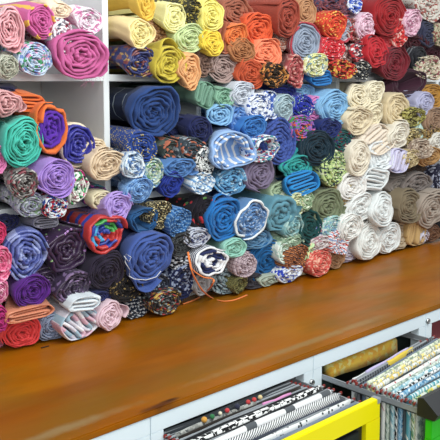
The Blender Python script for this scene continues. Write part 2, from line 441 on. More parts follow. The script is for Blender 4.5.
    if 'fringe' in o:
        fb = MB()
        for i in range(16):
            q = radians(-95+i*4.2); X, Yv, Z = xf(cos(q), sin(q), .002)
            ln = rnd.uniform(.006, .028)
            fb.tube([(X, -.002, Z+.004), (X+rnd.uniform(-.004, .006), -.006, Z-ln*.5), (X+rnd.uniform(-.012, .014), -.005, Z-ln)], .00025, 4)
        fb.build('thread_fringe', fabric('solid', cols), root)['label'] = 'frayed pink threads'
        fb = None
    if 'band' in o:
        v0, w_, colr, bl = o['band']; V = []; uv = []; nn = 40
        for i in range(nn):
            q = 2*pi*i/nn
            for (rr, v) in ((1.02, v0), (1.13, v0+.002), (1.13, v0+w_-.002), (1.02, v0+w_)):
                V.append(xf(rr*cos(q), rr*sin(q), v)); uv.append((q*.04, v))
        Fc = [[i*4+j, ((i+1) % nn)*4+j, ((i+1) % nn)*4+j+1, i*4+j+1] for i in range(nn) for j in range(3)]
        meshobj('tie_band', V, Fc, fabric('solid', [colr]), root, uv)['label'] = bl
    return root

P = 'print'; SO = 'solid'
ROLLS = [
# --- upper row, left cubby
(11,29,13,22,SO,['e3a2aa'],dict(lump=.09,satin=1,n=4,tail=[(-70,60,.12)]),'pale pink satin roll at the top left, standing on the upper shelf'),
(42,21,16,18,SO,['cc5a9c'],dict(lump=.08,sc=1,n=4.5,d=.0,wrap=('swirl',['cf5f9f','cf5f9f','e9b62a'],'magenta cloth with yellow patches')),'magenta roll with yellow patches between pale pink roll and white print'),
(63,37,10,17,P,['e4e0e6','b0405a','5a6478','e4e0e6'],dict(rot=-25,n=3.5,lump=.09,d=.012),'small tilted white roll with red and grey print leaning on the deep pink roll'),
(90,21,15,13,P,['ece2ea','d87fb0','ece2ea'],dict(n=4.5,lump=.07,d=-.03),'white roll with fine pink print lying on top of the deep pink roll'),
(83,55,25,24,SO,['c65a96'],dict(d=.02,lump=.06,n=4.2,tail=[(-42,50,.14)],fringe=1),'large deep pink roll with frayed threads hanging over the upper shelf edge'),
(36,60,18,17,P,['c3d4ea','e59ac2','3f9a5e','c3d4ea','6f8fce'],dict(n=5,sc=1.1),'pale blue roll with pink and green flower print on the upper shelf'),
(8,67,11,13,'speck',['c4c2b0','7f8a74','e4e0d2'],dict(n=5),'sage and cream speckled roll at the left end of the upper shelf'),
(60,11,11,8,SO,['efd9bd'],dict(d=-.05,n=3),'cream roll set back behind the white print rolls at the top left'),
# --- upper row, yellow cubby
(148,3,9,17,SO,['e9c136'],dict(d=.0,n=4),'golden yellow roll cut by the top of the picture, above the pale yellow roll'),
(141,33,13,15,SO,['ead98f'],dict(n=4,lump=.08,wrap=(SO,['efd595'],'smooth peach-yellow outer cloth')),'pale yellow roll with peachy outside lying on the navy paisley roll'),
(142,63,15,16,P,['26306e','26306e','a8853a','7a3a3c'],dict(n=4,sc=.6,lump=.07,satin=1),'navy roll with gold and brown paisley on the upper shelf'),
(171,65,17,19,SO,['c9b51c'],dict(n=4,lump=.06,d=.02,tail=[(100,62,.42)]),'mustard-green yellow roll with a peaked corner on top'),
(175,17,11,15,SO,['eae49a'],dict(n=4,lump=.08),'pale lemon roll between the golden roll and the black and yellow print'),
(160,34,13,15,'edge',['a8784e','8c5f3e','d0a078'],dict(d=-.05,n=3,lump=.1,sc=2),'brown striped cloth squeezed behind the mustard-green roll'),
(192,12,12,13,P,['3a3826','b9a53c','3a3826'],dict(n=4,sc=1.3),'black and yellow mottled roll near the top'),
(212,15,11,16,SO,['e9dc6a'],dict(n=4.5,lump=.06),'lemon yellow roll beside the black and yellow mottled roll'),
(191,39,15,15,SO,['c7d79a'],dict(n=5,d=.01),'pale green roll above the apricot folded cloth'),
(213,43,11,14,SO,['e8c812'],dict(n=3.5,lump=.09,d=.01,tail=[(150,60,.2)]),'bright yellow roll right of the pale green roll'),
(190,71,10,17,SO,['e0a468'],dict(n=3.5,lump=.12,d=.025,tail=[(-80,60,.16)]),'apricot roll with loose folds hanging over the upper shelf edge'),
(206,62,10,15,'edge',['86685c','6e5348'],dict(d=-.02,n=3,lump=.12),'dark taupe crumpled roll between the apricot and mauve-taupe rolls'),
(225,68,14,15,SO,['a48a84'],dict(n=4,lump=.08,tail=[(140,50,.15)]),'mauve-taupe roll lying on the upper shelf'),
(239,13,17,15,SO,['9a5740'],dict(n=3.6,lump=.1,d=-.01),'clay brown roll with loose folds at the top, left of the brick roll'),
(223,35,8,18,SO,['a4583a'],dict(t='F',rot=75,n=4,lump=.08),'narrow rust cloth folded upright right of the lemon rolls'),
(237,36,10,12,SO,['e8762a'],dict(n=3.6,d=.005,lump=.09),'soft orange roll above the camel brown roll'),
(243,50,12,13,SO,['ab6d3e'],dict(n=4.5,d=.015),'camel brown roll under the soft orange roll'),
(260,31,16,17,SO,['df5319'],dict(n=4,d=.01,lump=.08,tail=[(130,60,.15)]),'vivid orange-red roll left of the brick roll'),
(268,53,14,14,SO,['f08055'],dict(n=3.6,d=.02,lump=.12,tail=[(60,50,.15)]),'coral salmon roll with crumpled end under the vivid orange roll'),
(251,73,13,15,SO,['bd4a1f'],dict(n=4,d=.015,lump=.09,tail=[(-60,60,.14)]),'rust orange roll on the upper shelf beside the leopard print'),
(275,75,13,13,P,['2e2218','a8621e','2e2218','c98532'],dict(n=4,d=.03,sc=.8),'black and amber leopard print roll on the upper shelf'),
(288,18,12,21,SO,['9f3f2c'],dict(n=5,d=.025),'big brick red roll near the top, left of the tan roll'),
(307,12,10,14,SO,['b8845a'],dict(n=4,lump=.08),'tan roll at the top between brick and crimson prints'),
(306,43,15,20,SO,['8f9bb0'],dict(n=5,d=.02,wrap=('ring',['b33244','e2b8bc','b33244'],'red and pink striped outer cloth',1.6)),'grey-blue roll wrapped in red and pink striped cloth'),
(282,43,6,8,P,['ecd8cc','d88a70'],dict(d=-.03,n=3),'small white and salmon roll squeezed beside the striped red wrap'),
(296,70,10,15,P,['a8484a','d89a90','a8484a'],dict(n=3.6,d=.02,lump=.1,tail=[(-80,50,.25)]),'dusty red paisley roll with pointed end over the upper shelf edge'),
(317,66,11,12,P,['d2d38c','7fa0b0','ecead0'],dict(n=4,d=.03),'small yellow and blue print roll above the bright blue cloth'),
(322,78,11,8,SO,['1a78c0'],dict(t='F',n=4,d=.015,lump=.06,rot=10),'bright blue folded cloth under the yellow and blue print roll'),
(336,26,11,14,'dots',['d8401a','efb63a'],dict(n=4,d=.02,sc=1.1,lump=.08,tail=[(120,50,.15)]),'orange-red roll with yellow dots near the top'),
(333,4,17,12,P,['6a3440','3c3f5c','8a4a50'],dict(d=-.02,n=4,sc=1.5),'dark plum and navy print roll at the top above the orange dotted roll'),
(345,29,9,14,SO,['a3aabb'],dict(n=4,wrap=('ring',['b23a4c','cfb6c0'],'red and grey outer cloth',1.5)),'small grey-blue roll with red outer cloth beside the dotted roll'),
(334,48,11,11,'dots',['d21f30','f0b0b0'],dict(n=4,d=.015,sc=1.4),'red roll with tiny pale dots'),
(344,56,8,12,P,['b0867e','e8dcd8','7a4a48'],dict(n=4,d=0),'dusty mauve and white print roll right of the red dotted roll'),
(345,70,12,10,P,['c8281c','3a1410','d8a030'],dict(n=3.6,d=.03,lump=.1),'red, black and gold rose print roll on the upper shelf'),
(326,59,9,6,P,['b8a8b0','8a6a90','e0d8d8'],dict(n=3,d=-.01),'lilac grey print roll under the red dotted roll'),
(355,5,7,9,P,['3a5cc0','dde4f0'],dict(n=3.5,d=-.01),'royal blue and white floral roll at the top edge'),
# --- upper row, red cubbies
(391,17,18,22,SO,['991019'],dict(n=6,d=.03,lump=.03,flat=1),'large dark red roll at the top, the biggest of the reds'),
(367,27,9,14,P,['e6c2d4','e6c2d4','c08aa0'],dict(n=4,d=.02),'pale pink marbled roll left of the large dark red roll'),
(355,31,8,12,P,['7a3a38','c8b0a8','b02a30'],dict(n=3.5,d=0),'brown and red print roll squeezed left of the pale pink marbled roll'),
(377,52,12,15,SO,['bd1626'],dict(n=4,d=.025,lump=.08,tail=[(125,60,.3)]),'bright scarlet roll under the large dark red roll'),
(361,53,11,11,P,['bb1e2c','e8d4d4','4a3040'],dict(n=3.5,d=.015,sc=.8),'scarlet roll with white print left of the plain scarlet roll'),
(362,71,10,10,P,['2e3036','d4d0c4','2e3036'],dict(n=4,d=.03),'black and white print roll under the scarlet rolls'),
(386,42,7,8,SO,['cf3f48'],dict(n=3,d=0),'small coral red roll just below the large dark red roll'),
(400,34,9,14,P,['d22a2a','eab4a8','d22a2a'],dict(n=3.6,d=.02,lump=.09),'red and pale pink rose print roll right of the large dark red roll'),
(414,24,9,14,P,['e2b6ca','b06a88','e2b6ca'],dict(n=4.5,d=.025),'pale pink and maroon fine print roll near the top right'),
(431,6,14,16,P,['cdc6bc','cdc6bc','9a4a42'],dict(n=4,d=0,sc=1),'large off-white roll with dark red floral print at the top right'),
(429,34,10,13,SO,['34364e'],dict(n=4,d=.0,lump=.07),'charcoal navy roll at the top right under the off-white floral'),
(415,43,12,10,SO,['4a1a24'],dict(n=4,d=0,lump=.07),'dark maroon roll under the pale pink and maroon print'),
(419,58,9,11,'ring',['26272e','26272e','777a80'],dict(n=4,d=.01,sc=1.6),'black roll with grey chain-like rings'),
(396,64,15,17,SO,['761a28'],dict(n=5,d=.03,lump=.07,tail=[(160,60,.18)]),'burgundy roll below the large dark red roll'),
(433,54,10,9,SO,['3c1220'],dict(n=4,d=-.01),'blackish wine roll at the right edge above the floral rolls'),
(431,68,13,12,P,['bfb096','8f4a50','6a7050','e0d6c4'],dict(n=4,d=.02,lump=.09),'cream, red and green floral roll at the right edge'),
(441,36,6,12,P,['b8ac90','8a5048','5c6a48'],dict(n=4,d=.01),'floral roll cut by the right edge beside the charcoal navy roll'),
(436,21,7,6,SO,['4a2026'],dict(n=3,d=-.02),'small dark wine roll under the off-white floral roll'),
(410,82,16,14,SO,['3f2030'],dict(t='H',d=.015,lump=.05),'hollow plum roll with an open end draped over the shelf edge'),
(433,95,12,12,SO,['b07c22'],dict(n=3.6,d=.01,lump=.08),'mustard ochre roll at the right edge'),
# --- second row, left cubby
(7,104,15,13,SO,['d79a9c'],dict(n=3,d=.02,lump=.13,satin=1,tail=[(-15,50,.3)]),'dusty pink satin roll twisted to a point at the left edge'),
(6,96,16,9,SO,['26264a'],dict(n=3,d=-.04),'dark navy roll set back behind the dusty pink satin'),
(53,128,17,25,SO,['5c2aa8'],dict(n=3.4,d=.02,lump=.07,rot=12,wrap=(SO,['e56a12'],'orange outer cloth'),tail=[(120,80,.16)]),'purple roll wrapped in bright orange cloth with a loose flap'),
(28,103,17,9,SO,['dd6a1c'],dict(t='F',n=3,d=.0,lump=.08,rot=-8),'orange cloth folded over behind the turquoise roll'),
(24,143,21,25,SO,['36c2ae'],dict(n=6,d=.035,lump=.04),'large turquoise roll at the left, the biggest of the left cubby'),
(80,146,14,20,SO,['30309a'],dict(n=3.6,d=.01,lump=.09,satin=1,band=(.012,.028,'e2d2b4','cream cloth band')),'royal blue satin roll tied with a cream band'),
(0,160,9,14,SO,['d877ae'],dict(n=4,d=.03),'candy pink roll cut by the left edge below the turquoise roll'),
(57,177,18,18,SO,['a983d6'],dict(n=5,d=.045,lump=.06,tail=[(-70,80,.22)]),'lavender roll with a hanging corner under the purple and orange roll'),
(109,165,19,16,SO,['dcc3a2'],dict(n=4.5,d=.035,lump=.06,tail=[(110,60,.2)]),'large beige roll in front of the first shelf upright'),
(95,150,13,12,SO,['dcc8a8'],dict(n=3,d=.0,lump=.1),'beige crumpled cloth behind the large beige roll'),
(25,184,15,16,P,['75706e','2e2a2a','b9b4b0','8a3a48'],dict(n=4,d=.03,satin=1,lump=.08),'grey, black and silver satin roll below the turquoise roll'),
(32,206,15,13,P,['a4a9b6','74906e','c6cad0','8a86a8'],dict(n=4,d=.02,sc=1.2),'grey roll with fine green and lilac flowers'),
(56,207,12,12,P,['dde4ea','2a4aa0','1e222e','c0263a'],dict(n=4,d=.03),'white, blue, black and red floral roll below the lavender roll'),
(78,188,11,18,P,['e8ece4','c81f7a','20242a','3a9a5a','e8ece4'],dict(n=3.6,d=.03,lump=.09,sc=.8),'magenta, green, black and white floral roll right of the lavender roll'),
(47,222,12,6,SO,['8f8c9c'],dict(t='F',n=3,d=.0,satin=1),'grey scrap of folded cloth under the small floral rolls'),
(95,196,12,11,P,['4a1f6a','a02a86','1e5a6a'],dict(n=3,d=-.01),'purple and magenta print roll tucked under the large beige roll'),
(5,222,14,9,SO,['1f2350'],dict(n=3,d=-.03),'midnight blue roll set back at the left edge'),
# --- third row (standing on the counter)
(-1,233,7,12,SO,['d6306c'],dict(n=4,d=.02),'hot pink roll cut by the left edge above the rose pink roll'),
(26,256,21,24,'edge',['3c4a96','8c98cc','4a58a4','6674b8'],dict(n=4.0,d=.03,sc=.22,lump=.08,satin=1),'large periwinkle and navy streaked satin roll at the lower left'),
(3,263,10,17,P,['e0608f','f0a0bc','e0608f'],dict(n=4,d=.045),'rose pink marbled roll at the left edge'),
(-1,292,9,14,P,['dd70a4','f0b4cc'],dict(n=4,d=.04),'pale rose roll at the left edge above the magenta roll'),
(68,249,23,23,SO,['33183f'],dict(n=3.6,d=.02,lump=.12,satin=1,sc=1.3,wrap=('dots',['33183f','b27ec8','33183f','33183f','88b070'],'dark purple cloth with sequin dots',1.2)),'dark purple roll with sequins under the small floral rolls'),
(107,235,17,18,'edge',['1f3fa8','c42222','2aa0d8','1f3fa8','2a9a3a','c42222'],dict(n=3.2,d=.045,sc=.13,satin=1,lump=.07,wrap=('ring',['c42222','c42222','1f3fa8'],'red and blue outer layer',.5)),'shiny red, blue, green and yellow roll under the lilac roll'),
(77,289,20,18,P,['3a2a48','7d6390','281c34','3a2a48'],dict(n=4,d=.04,satin=1,lump=.09),'dark purple tinsel roll above the folded white and pink cloth'),
(46,284,14,16,SO,['3c2848'],dict(n=3.5,d=.0,lump=.1,satin=1),'blackish aubergine satin roll behind the violet and tinsel rolls'),
(34,292,19,16,SO,['5a1f86'],dict(n=6,d=.045,lump=.04),'violet roll lying on the folded salmon cloth'),
(30,314,24,7,SO,['d9855f'],dict(t='F',n=3,d=.05,lump=.05,satin=1),'salmon cloth folded flat between the violet roll and the red roll'),
(22,333,21,16,SO,['ee3f42'],dict(n=5,g=1,lump=.06),'bright coral red roll on the counter at the lower left'),
(1,319,8,13,SO,['b91f78'],dict(n=4,d=.05),'magenta roll at the left edge beside the coral red roll'),
(0,340,6,8,SO,['df7fa4'],dict(n=3,g=1),'small pink roll on the counter at the left edge'),
(53,327,14,14,'dots',['8d9bb8','4a5878'],dict(n=4.5,g=1,sc=2),'grey-blue dotted roll on the counter right of the coral red roll'),
(81,323,19,17,'edge',['d3d2e0','9fc0d4','dcb4c8','e4e4ec'],dict(t='F',n=5,g=1,lump=.16,rot=-55,sc=.25),'white, pink and blue striped cloth folded in waves on the counter'),
(85,304,15,7,SO,['d8e2ea'],dict(t='F',n=2,d=.06,rot=-12),'stiff white cloth corner lying on the wavy folded stripes'),
(111,317,14,15,SO,['dfc0cd'],dict(n=3.8,g=1,lump=.08,tail=[(15,60,.3)]),'pale pink roll on the counter with a loose front edge'),
(107,272,18,20,SO,['2c2438'],dict(n=5.5,d=.04,lump=.04),'charcoal purple roll left of the large cornflower blue roll'),
(99,298,14,9,SO,['2a2f62'],dict(n=4,d=.02),'dark navy roll under the charcoal purple roll'),
(152,258,24,25,SO,['3f5aa2'],dict(n=4.2,d=.045,lump=.06,tail=[(-105,70,.34)]),'large cornflower blue roll with a hanging corner and loose thread'),
(128,285,16,17,'dots',['1e1b1d','8c7440'],dict(n=4,d=.03,sc=1.6),'black roll with gold chain stitching below the cornflower blue roll'),
(138,308,12,10,'edge',['222c40','222c40','c9ced4'],dict(n=4,g=1,sc=1.4),'black and white striped roll on the counter right of the pale pink roll'),
(158,286,12,13,P,['232838','8a94a8','232838'],dict(n=4,d=.03),'navy and grey print roll between the gold-stitched and multicolour rolls'),
(168,303,15,13,P,['1f2024','c09a34','1f2024','a02c2c','8a9a9a'],dict(n=4,g=1,satin=1),'black, gold and red print roll on the counter'),
(185,283,15,19,P,['172048','172048','8c98b4'],dict(n=4,d=.01),'midnight navy roll with sparse pale marks behind the orange cord'),
(120,207,15,15,SO,['ae92da'],dict(n=4,d=.045,lump=.07,tail=[(150,60,.12)]),'lilac roll with a pale strip under the sky blue roll'),
(103,200,12,10,SO,['d8cca8'],dict(n=3,d=.02),'cream roll tucked behind the lilac roll'),
(139,190,15,14,P,['6f9fd6','8cb6e2','5a88c4'],dict(n=5,d=.035,sc=1.4),'sky blue roll above the lilac roll'),
(145,221,14,12,SO,['1c5488'],dict(t='H',d=.03,lump=.1),'hollow dark teal-blue roll with an open end right of the lilac roll'),
(162,216,11,14,'speck',['2c2a2a','b9a468','e0d8a8'],dict(n=4,d=.03),'black and gold glittering roll above the cornflower blue roll'),
(180,222,12,15,'edge',['2a66a6','2a66a6','6f9cc8'],dict(n=5,d=.04,sc=2),'denim blue striped roll left of the cherry print'),
(206,214,14,19,'dots',['1d1a24','c01f2e','c01f2e','c01f2e','4a7a3a'],dict(n=4,d=.03,sc=.45,lump=.08),'black roll printed with red cherries'),
(225,219,18,22,SO,['0b70bc'],dict(n=4.5,d=.045,lump=.07,tail=[(110,60,.2)]),'bright azure roll right of the cherry print'),
(252,220,17,19,P,['4f7cb2','a4bedb','4f7cb2'],dict(n=4,d=.04,lump=.06,sc=1.5,wrap=('hem',['5a86b6','e4ecf0'],'denim blue outer cloth with white selvedge')),'denim blue roll with white selvedge edges'),
(284,214,14,19,SO,['5a93a6'],dict(n=2.4,d=.05,lump=.07,flat=1),'smooth slate teal roll with a loosely coiled end'),
(268,262,18,23,SO,['0a5a94'],dict(n=5,g=1,lump=.05),'large petrol blue roll standing on the counter'),
(255,240,16,9,SO,['4a82ac'],dict(n=3,d=.02,lump=.1,satin=1),'steel blue satin cloth lying on the petrol blue roll'),
(197,238,12,10,P,['c0c6d6','3a4270','c0c6d6'],dict(n=4,d=.03),'white roll with navy print under the cherry print'),
(182,244,11,13,'speck',['303234','565a5c','26282a'],dict(n=4,d=.03),'charcoal speckled roll right of the cornflower blue roll'),
(184,262,11,9,'edge',['1c1f2a','c8ccd4'],dict(n=3,d=.01,sc=1.5),'black and pale striped roll behind the orange cord'),
(235,249,12,10,SO,['8fcab8'],dict(n=3.6,d=.045,lump=.08),'mint green roll under the bright azure roll'),
(213,262,15,14,'edge',['e4e6ea','232c58'],dict(n=3.2,d=.055,sc=.25,lump=.08,wrap=('ring',['e4e6ea','232c58'],'outer cloth with bold navy stripes',2.4)),'white and navy bold striped roll above the grey satin roll'),
(228,278,15,17,'swirl',['7d929c','3c4654','8fa4aa','7d929c'],dict(n=4,g=1,satin=1,sc=2,lump=.08),'grey-teal and black satin roll on the counter'),
(247,265,11,12,'check',['b8a4ac','6a5060'],dict(n=4,d=.04),'pinkish grey checked roll left of the petrol blue roll'),
(241,286,8,9,'speck',['5c5a34','96904e','38361e'],dict(n=3.5,g=1),'small olive speckled roll on the counter'),
(255,281,10,8,SO,['3c3840'],dict(n=4,g=1),'dark grey roll on the counter left of the petrol blue roll'),
(203,285,10,12,SO,['a9aaae'],dict(n=3,d=-.0),'pale grey roll behind the crossing of the orange cord'),
# --- second row, blue cubby
(155,113,22,25,SO,['26447e'],dict(n=4.4,d=.01,lump=.06,tail=[(20,70,.16)],wrap=('lines',['26447e','1c2c4c','9aa8b2'],'dark navy outside with pale lines')),'largest navy blue roll, alone in the blue cubby'),
(143,147,14,15,'dots',['22428e','c8b23c'],dict(n=4,d=.02,sc=2.2),'royal blue roll with small yellow specks under the largest navy roll'),
(134,166,12,13,P,['bccddc','5a7fb4','dde6ec'],dict(n=4,d=.04),'white and blue print roll right of the large beige roll'),
(154,173,11,15,P,['b4c8c0','5f88b8','dfe6c0','6a9a6a'],dict(n=4,d=.03,sc=1.2),'pale green and blue print roll right of the sky blue roll'),
(193,150,13,13,P,['3a4650','8c959c','b8664a','2a343e'],dict(n=4,d=.03,sc=.7,lump=.08),'dark tropical leaf roll with an orange flower'),
(174,150,12,11,P,['36403e','b8664a','505e58'],dict(n=3,d=.01,sc=.6),'dark green floral roll behind the tropical leaf roll'),
(181,168,17,10,SO,['4c7cb8'],dict(n=3,d=.03,lump=.1,tail=[(-30,50,.15)]),'denim blue flattened roll under the tropical leaf roll'),
(173,185,13,13,SO,['1e3490'],dict(n=4,d=.02),'ultramarine roll left of the white and blue striped roll'),
(200,129,12,13,SO,['1c2350'],dict(n=3.5,d=.02,lump=.04),'smooth midnight blue roll crossing the second shelf upright'),
(180,128,12,12,SO,['1c2450'],dict(n=3,d=-.03),'midnight blue cloth lying behind the smooth midnight roll'),
(207,162,11,15,P,['e0e2e0','22262e','e0e2e0'],dict(n=4,d=.035,sc=1.2),'white roll with black leaf pattern'),
(203,184,11,11,'edge',['c9dcea','6c9ccc','e4ecf2'],dict(n=4,d=.04,sc=1.2),'white and pale blue striped roll above the cherry print'),
(231,182,15,14,P,['5a9cc8','a9cce0','27406a','5a9cc8'],dict(n=3.6,d=.035,lump=.1),'crinkled aqua and navy roll above the bright azure roll'),
(234,151,21,19,'edge',['e6e4e0','7ea6dc','7ea6dc'],dict(t='H',d=.06,lump=.1,sc=1,wrap=(SO,['8fb2e2'],'plain light blue outside')),'hollow light blue and white striped roll with a wide pointed opening'),
(206,95,9,13,SO,['6f9a84'],dict(t='F',n=4,rot=70,d=.01,lump=.1),'sage green cloth folded to a peak just under the upper shelf'),
(226,98,10,10,SO,['7fb095'],dict(n=4.5,d=.02,lump=.07),'sage green roll right of the peaked sage cloth'),
(221,115,12,11,SO,['7db2dc'],dict(n=3,d=.02,lump=.07),'baby blue roll under the sage green rolls'),
(243,95,12,13,SO,['c3cad6'],dict(n=4,d=.02,lump=.08),'pearl grey roll under the upper shelf'),
(259,108,11,14,P,['dfe4ee','dfe4ee','34549e'],dict(n=4.5,d=.03),'white roll with blue flowers below the leopard roll'),
(271,105,8,14,P,['d8e0ee','3c5cae'],dict(t='F',n=4,rot=80,d=.02),'white and blue floral cloth standing upright beside the pale glassy roll'),
(284,110,10,15,SO,['9db6c0'],dict(n=4.5,d=.025,satin=1),'pale grey-blue shiny roll left of the speckled royal blue roll'),
(241,117,13,13,'swirl',['4474b6','6c96cc','4474b6'],dict(n=3,d=.01,lump=.1),'blue wavy cloth behind the cobalt roll'),
(254,127,12,12,SO,['2f73bc'],dict(n=4,d=.045,lump=.07),'cobalt blue roll in the middle of the blues'),
(280,143,15,24,'edge',['3d56a2','3d56a2','33478c'],dict(n=4.5,d=.025,lump=.06,sc=1.5),'tall indigo roll left of the teal cloth'),
(266,149,14,13,P,['dde4ec','3460a8','a83850','4aa0a8'],dict(t='H',d=.05,lump=.09),'hollow white roll with blue, red and aqua flowers'),
(261,174,16,18,SO,['776a86'],dict(n=3.8,d=.035,lump=.07),'greyish purple roll under the hollow floral roll'),
(303,106,13,12,'dots',['2230a0','e8ecf0','2230a0','60b070'],dict(n=4,d=.02,sc=1.9),'royal blue roll with tiny white and green flecks'),
(283,95,14,10,SO,['252f80'],dict(n=3,d=-.02),'dark royal blue roll behind the flecked one under the upper shelf'),
(316,109,8,13,P,['d078b8','7486c8','d078b8'],dict(n=4,d=.01),'pink and periwinkle print roll left of the big powder blue roll'),
(336,108,17,18,SO,['7ab0da'],dict(n=4.5,d=.03,lump=.06,tail=[(170,60,.1)]),'big powder blue roll under the bright blue folded cloth'),
(300,91,14,8,SO,['76a6ca'],dict(n=3,d=-.03),'powder blue cloth set back under the upper shelf'),
(302,127,13,13,P,['8a5ab8','d8582c','b860b0','3a8a50'],dict(n=4,d=.03,sc=1.1),'purple, orange and pink multicolour roll'),
(330,128,14,11,SO,['1c2a66'],dict(n=3.6,d=.03,lump=.09),'navy roll below the big powder blue roll'),
(302,147,14,15,SO,['0a8a92'],dict(t='F',n=4,rot=50,d=.02,lump=.09),'teal folded cloth left of the charcoal roll'),
(298,168,16,12,SO,['1a9c98'],dict(n=3.8,d=.03,lump=.1),'teal green roll above the bright cyan-blue roll'),
(318,149,15,18,SO,['18303e'],dict(n=5,d=.04,lump=.04),'charcoal teal roll right of the teal folded cloth'),
(343,141,11,11,P,['1c5a58','7a2c3c','1c5a58','28365a'],dict(n=4,d=.025),'dark green and red plaid-like roll under the navy roll'),
(337,168,15,18,P,['b9cf80','27344c','d4dcae','5a7c50'],dict(n=4,d=.045,sc=1.2,lump=.07),'lime green and navy leaf print roll'),
(349,156,7,11,SO,['2340a4'],dict(n=3,d=.02),'narrow royal blue roll behind the lime leaf print'),
(303,183,16,12,SO,['0a86cc'],dict(t='F',n=5,d=.045,rot=15,lump=.07),'bright cyan-blue folded cloth above the olive green roll'),
# --- third row, green part
(283,192,13,10,SO,['a5b894'],dict(n=3,d=.01),'pale green smooth roll left of the cyan-blue folded cloth'),
(298,205,10,12,P,['ccd09c','dfe2c8','a0ac78'],dict(n=3.6,d=.04,lump=.1),'pale yellow-green print roll right of the slate teal roll'),
(307,201,8,11,P,['9cb890','dfe8d0','6f8c68'],dict(n=4,d=.04),'small green and white print roll left of the olive green roll'),
(328,207,16,18,SO,['757f60'],dict(n=4.5,d=.04,lump=.07,tail=[(145,60,.1)]),'large olive green roll below the lime leaf print'),
(344,190,10,14,P,['b09660','6a5430','d8c48c'],dict(n=4,d=.035),'tan and brown floral roll between olive and white rolls'),
(310,227,12,18,SO,['0f4444'],dict(n=3.6,d=.045,lump=.06),'dark bottle green roll under the olive green roll'),
(294,227,10,14,'swirl',['7fb0b4','a8ccc8','6a9aa0'],dict(n=4,d=.04,lump=.09),'pale aqua roll between the slate teal and bottle green rolls'),
(293,243,11,9,P,['93b094','c4d4bc','6f8c74'],dict(n=4,d=.035),'grey-green print roll under the pale aqua roll'),
(323,232,7,9,P,['d8d8e0','c04058','5068b0'],dict(n=4,d=.045),'tiny white roll with red and blue flowers right of the bottle green roll'),
(335,227,11,11,P,['98c8c4','dfe8e4','7098b8'],dict(n=4,d=.045),'mint and blue floral roll below the olive green roll'),
(321,243,10,7,P,['d4cccc','b88890','d4cccc'],dict(n=3.6,d=.05),'small off-white and pink print roll above the coral roll'),
(340,243,10,12,'swirl',['e4dfe0','c43c3a','e4dfe0','8aa0c8'],dict(n=3.8,d=.06,sc=2,lump=.09),'white roll with bold red swirls'),
(286,253,7,11,P,['bcd8cc','e4ece4'],dict(n=4,d=.05),'narrow mint white roll right of the petrol blue roll'),
(299,258,12,13,'edge',['74401f','c87a40','2e2c38','9a5a30'],dict(n=4,d=.05,sc=1.8),'brown, orange and black striped roll near the counter'),
(314,256,8,14,P,['bce0a4','e8e4a0','8cc8b4'],dict(n=4,d=.04),'mint and yellow print roll left of the coral roll'),
(291,274,12,9,P,['ccd6e6','2a44b8','e8ecf0'],dict(n=3.8,g=1),'white roll with strong blue print on the counter'),
(321,263,13,13,P,['d8584c','eab098','d8584c'],dict(n=4.5,g=1,sc=1.3),'coral red paisley roll on the counter'),
(337,259,9,10,SO,['a87e58'],dict(n=3.5,g=1,lump=.1),'light brown roll on the counter right of the coral roll'),
(349,253,12,10,P,['dcd8ea','f0eef4','b8a8c8'],dict(n=4.5,g=1),'white and lilac fine print roll on the counter'),
(273,280,11,6,SO,['a8b4a4'],dict(n=3,g=1),'grey-green roll lying low beside the petrol blue roll'),
(304,268,9,7,P,['c8b878','dcd4b4'],dict(n=3,g=1),'small straw yellow roll on the counter'),
# --- white and cream rolls
(360,97,12,12,SO,['e2d6b8'],dict(n=4,d=.03,lump=.09),'cream roll, upper left of the cream stack under the black and white print'),
(375,92,9,12,SO,['e6dcc0'],dict(n=3.8,d=.03,lump=.08),'cream roll right beside the upper left cream roll'),
(360,121,13,14,SO,['dfcfae'],dict(n=4.6,d=.045,lump=.08),'cream roll with many crinkled layers in the middle of the cream stack'),
(375,115,8,13,SO,['e4d8b8'],dict(n=3.6,d=.035,lump=.08),'narrow cream roll left of the smooth beige roll'),
(399,111,12,17,SO,['d9c59c'],dict(n=4.6,d=.04,lump=.05,tail=[(140,60,.12)]),'smooth beige roll right of the cream stack, under the hollow plum roll'),
(380,140,15,14,SO,['e4d5c2'],dict(t='F',n=5,rot=40,d=.04,lump=.07),'peach-cream cloth folded in long layers'),
(400,135,12,15,SO,['e3dccb'],dict(n=4,d=.045,lump=.08),'ivory roll right of the peach-cream folds'),
(360,157,11,18,SO,['dfd5c2'],dict(n=4.6,d=.05,lump=.07),'ivory roll right of the lime leaf print'),
(382,157,13,15,SO,['e1e6e8'],dict(n=3.6,d=.045,lump=.09),'white roll below the peach-cream folds'),
(400,161,9,12,SO,['cac6e4'],dict(t='F',n=4,rot=75,d=.04,satin=1),'lilac white cloth folded upright beside the white roll'),
(355,186,12,14,SO,['e3e1de'],dict(n=3.5,d=.045,lump=.1),'white roll with loose layers right of the tan floral roll'),
(376,179,13,11,SO,['e0e5e6'],dict(t='F',n=4,rot=-20,d=.05,lump=.1),'white cloth folded above the large white roll'),
(361,207,14,14,SO,['e0e4e3'],dict(n=4,d=.045,lump=.1),'white crumpled roll in the middle of the white stack'),
(384,209,14,17,SO,['dfe4e4'],dict(n=4.4,d=.05,lump=.08),'large white roll beside the olive brown roll'),
(352,228,11,14,P,['e4e4e0','cfd4d0','eeeeea'],dict(n=5,d=.055),'white roll with faint texture above the lilac fine print'),
(370,241,15,20,SO,['e2e5e2'],dict(n=5,g=1,lump=.06),'large off-white roll standing on the counter'),
(389,239,11,16,SO,['e0e5e5'],dict(n=4.6,g=1,lump=.07),'white roll on the counter right of the large off-white roll'),
# --- right-hand cubbies
(425,104,10,13,SO,['adadcc'],dict(n=4,d=.04,lump=.07),'lavender grey roll under the hollow plum roll'),
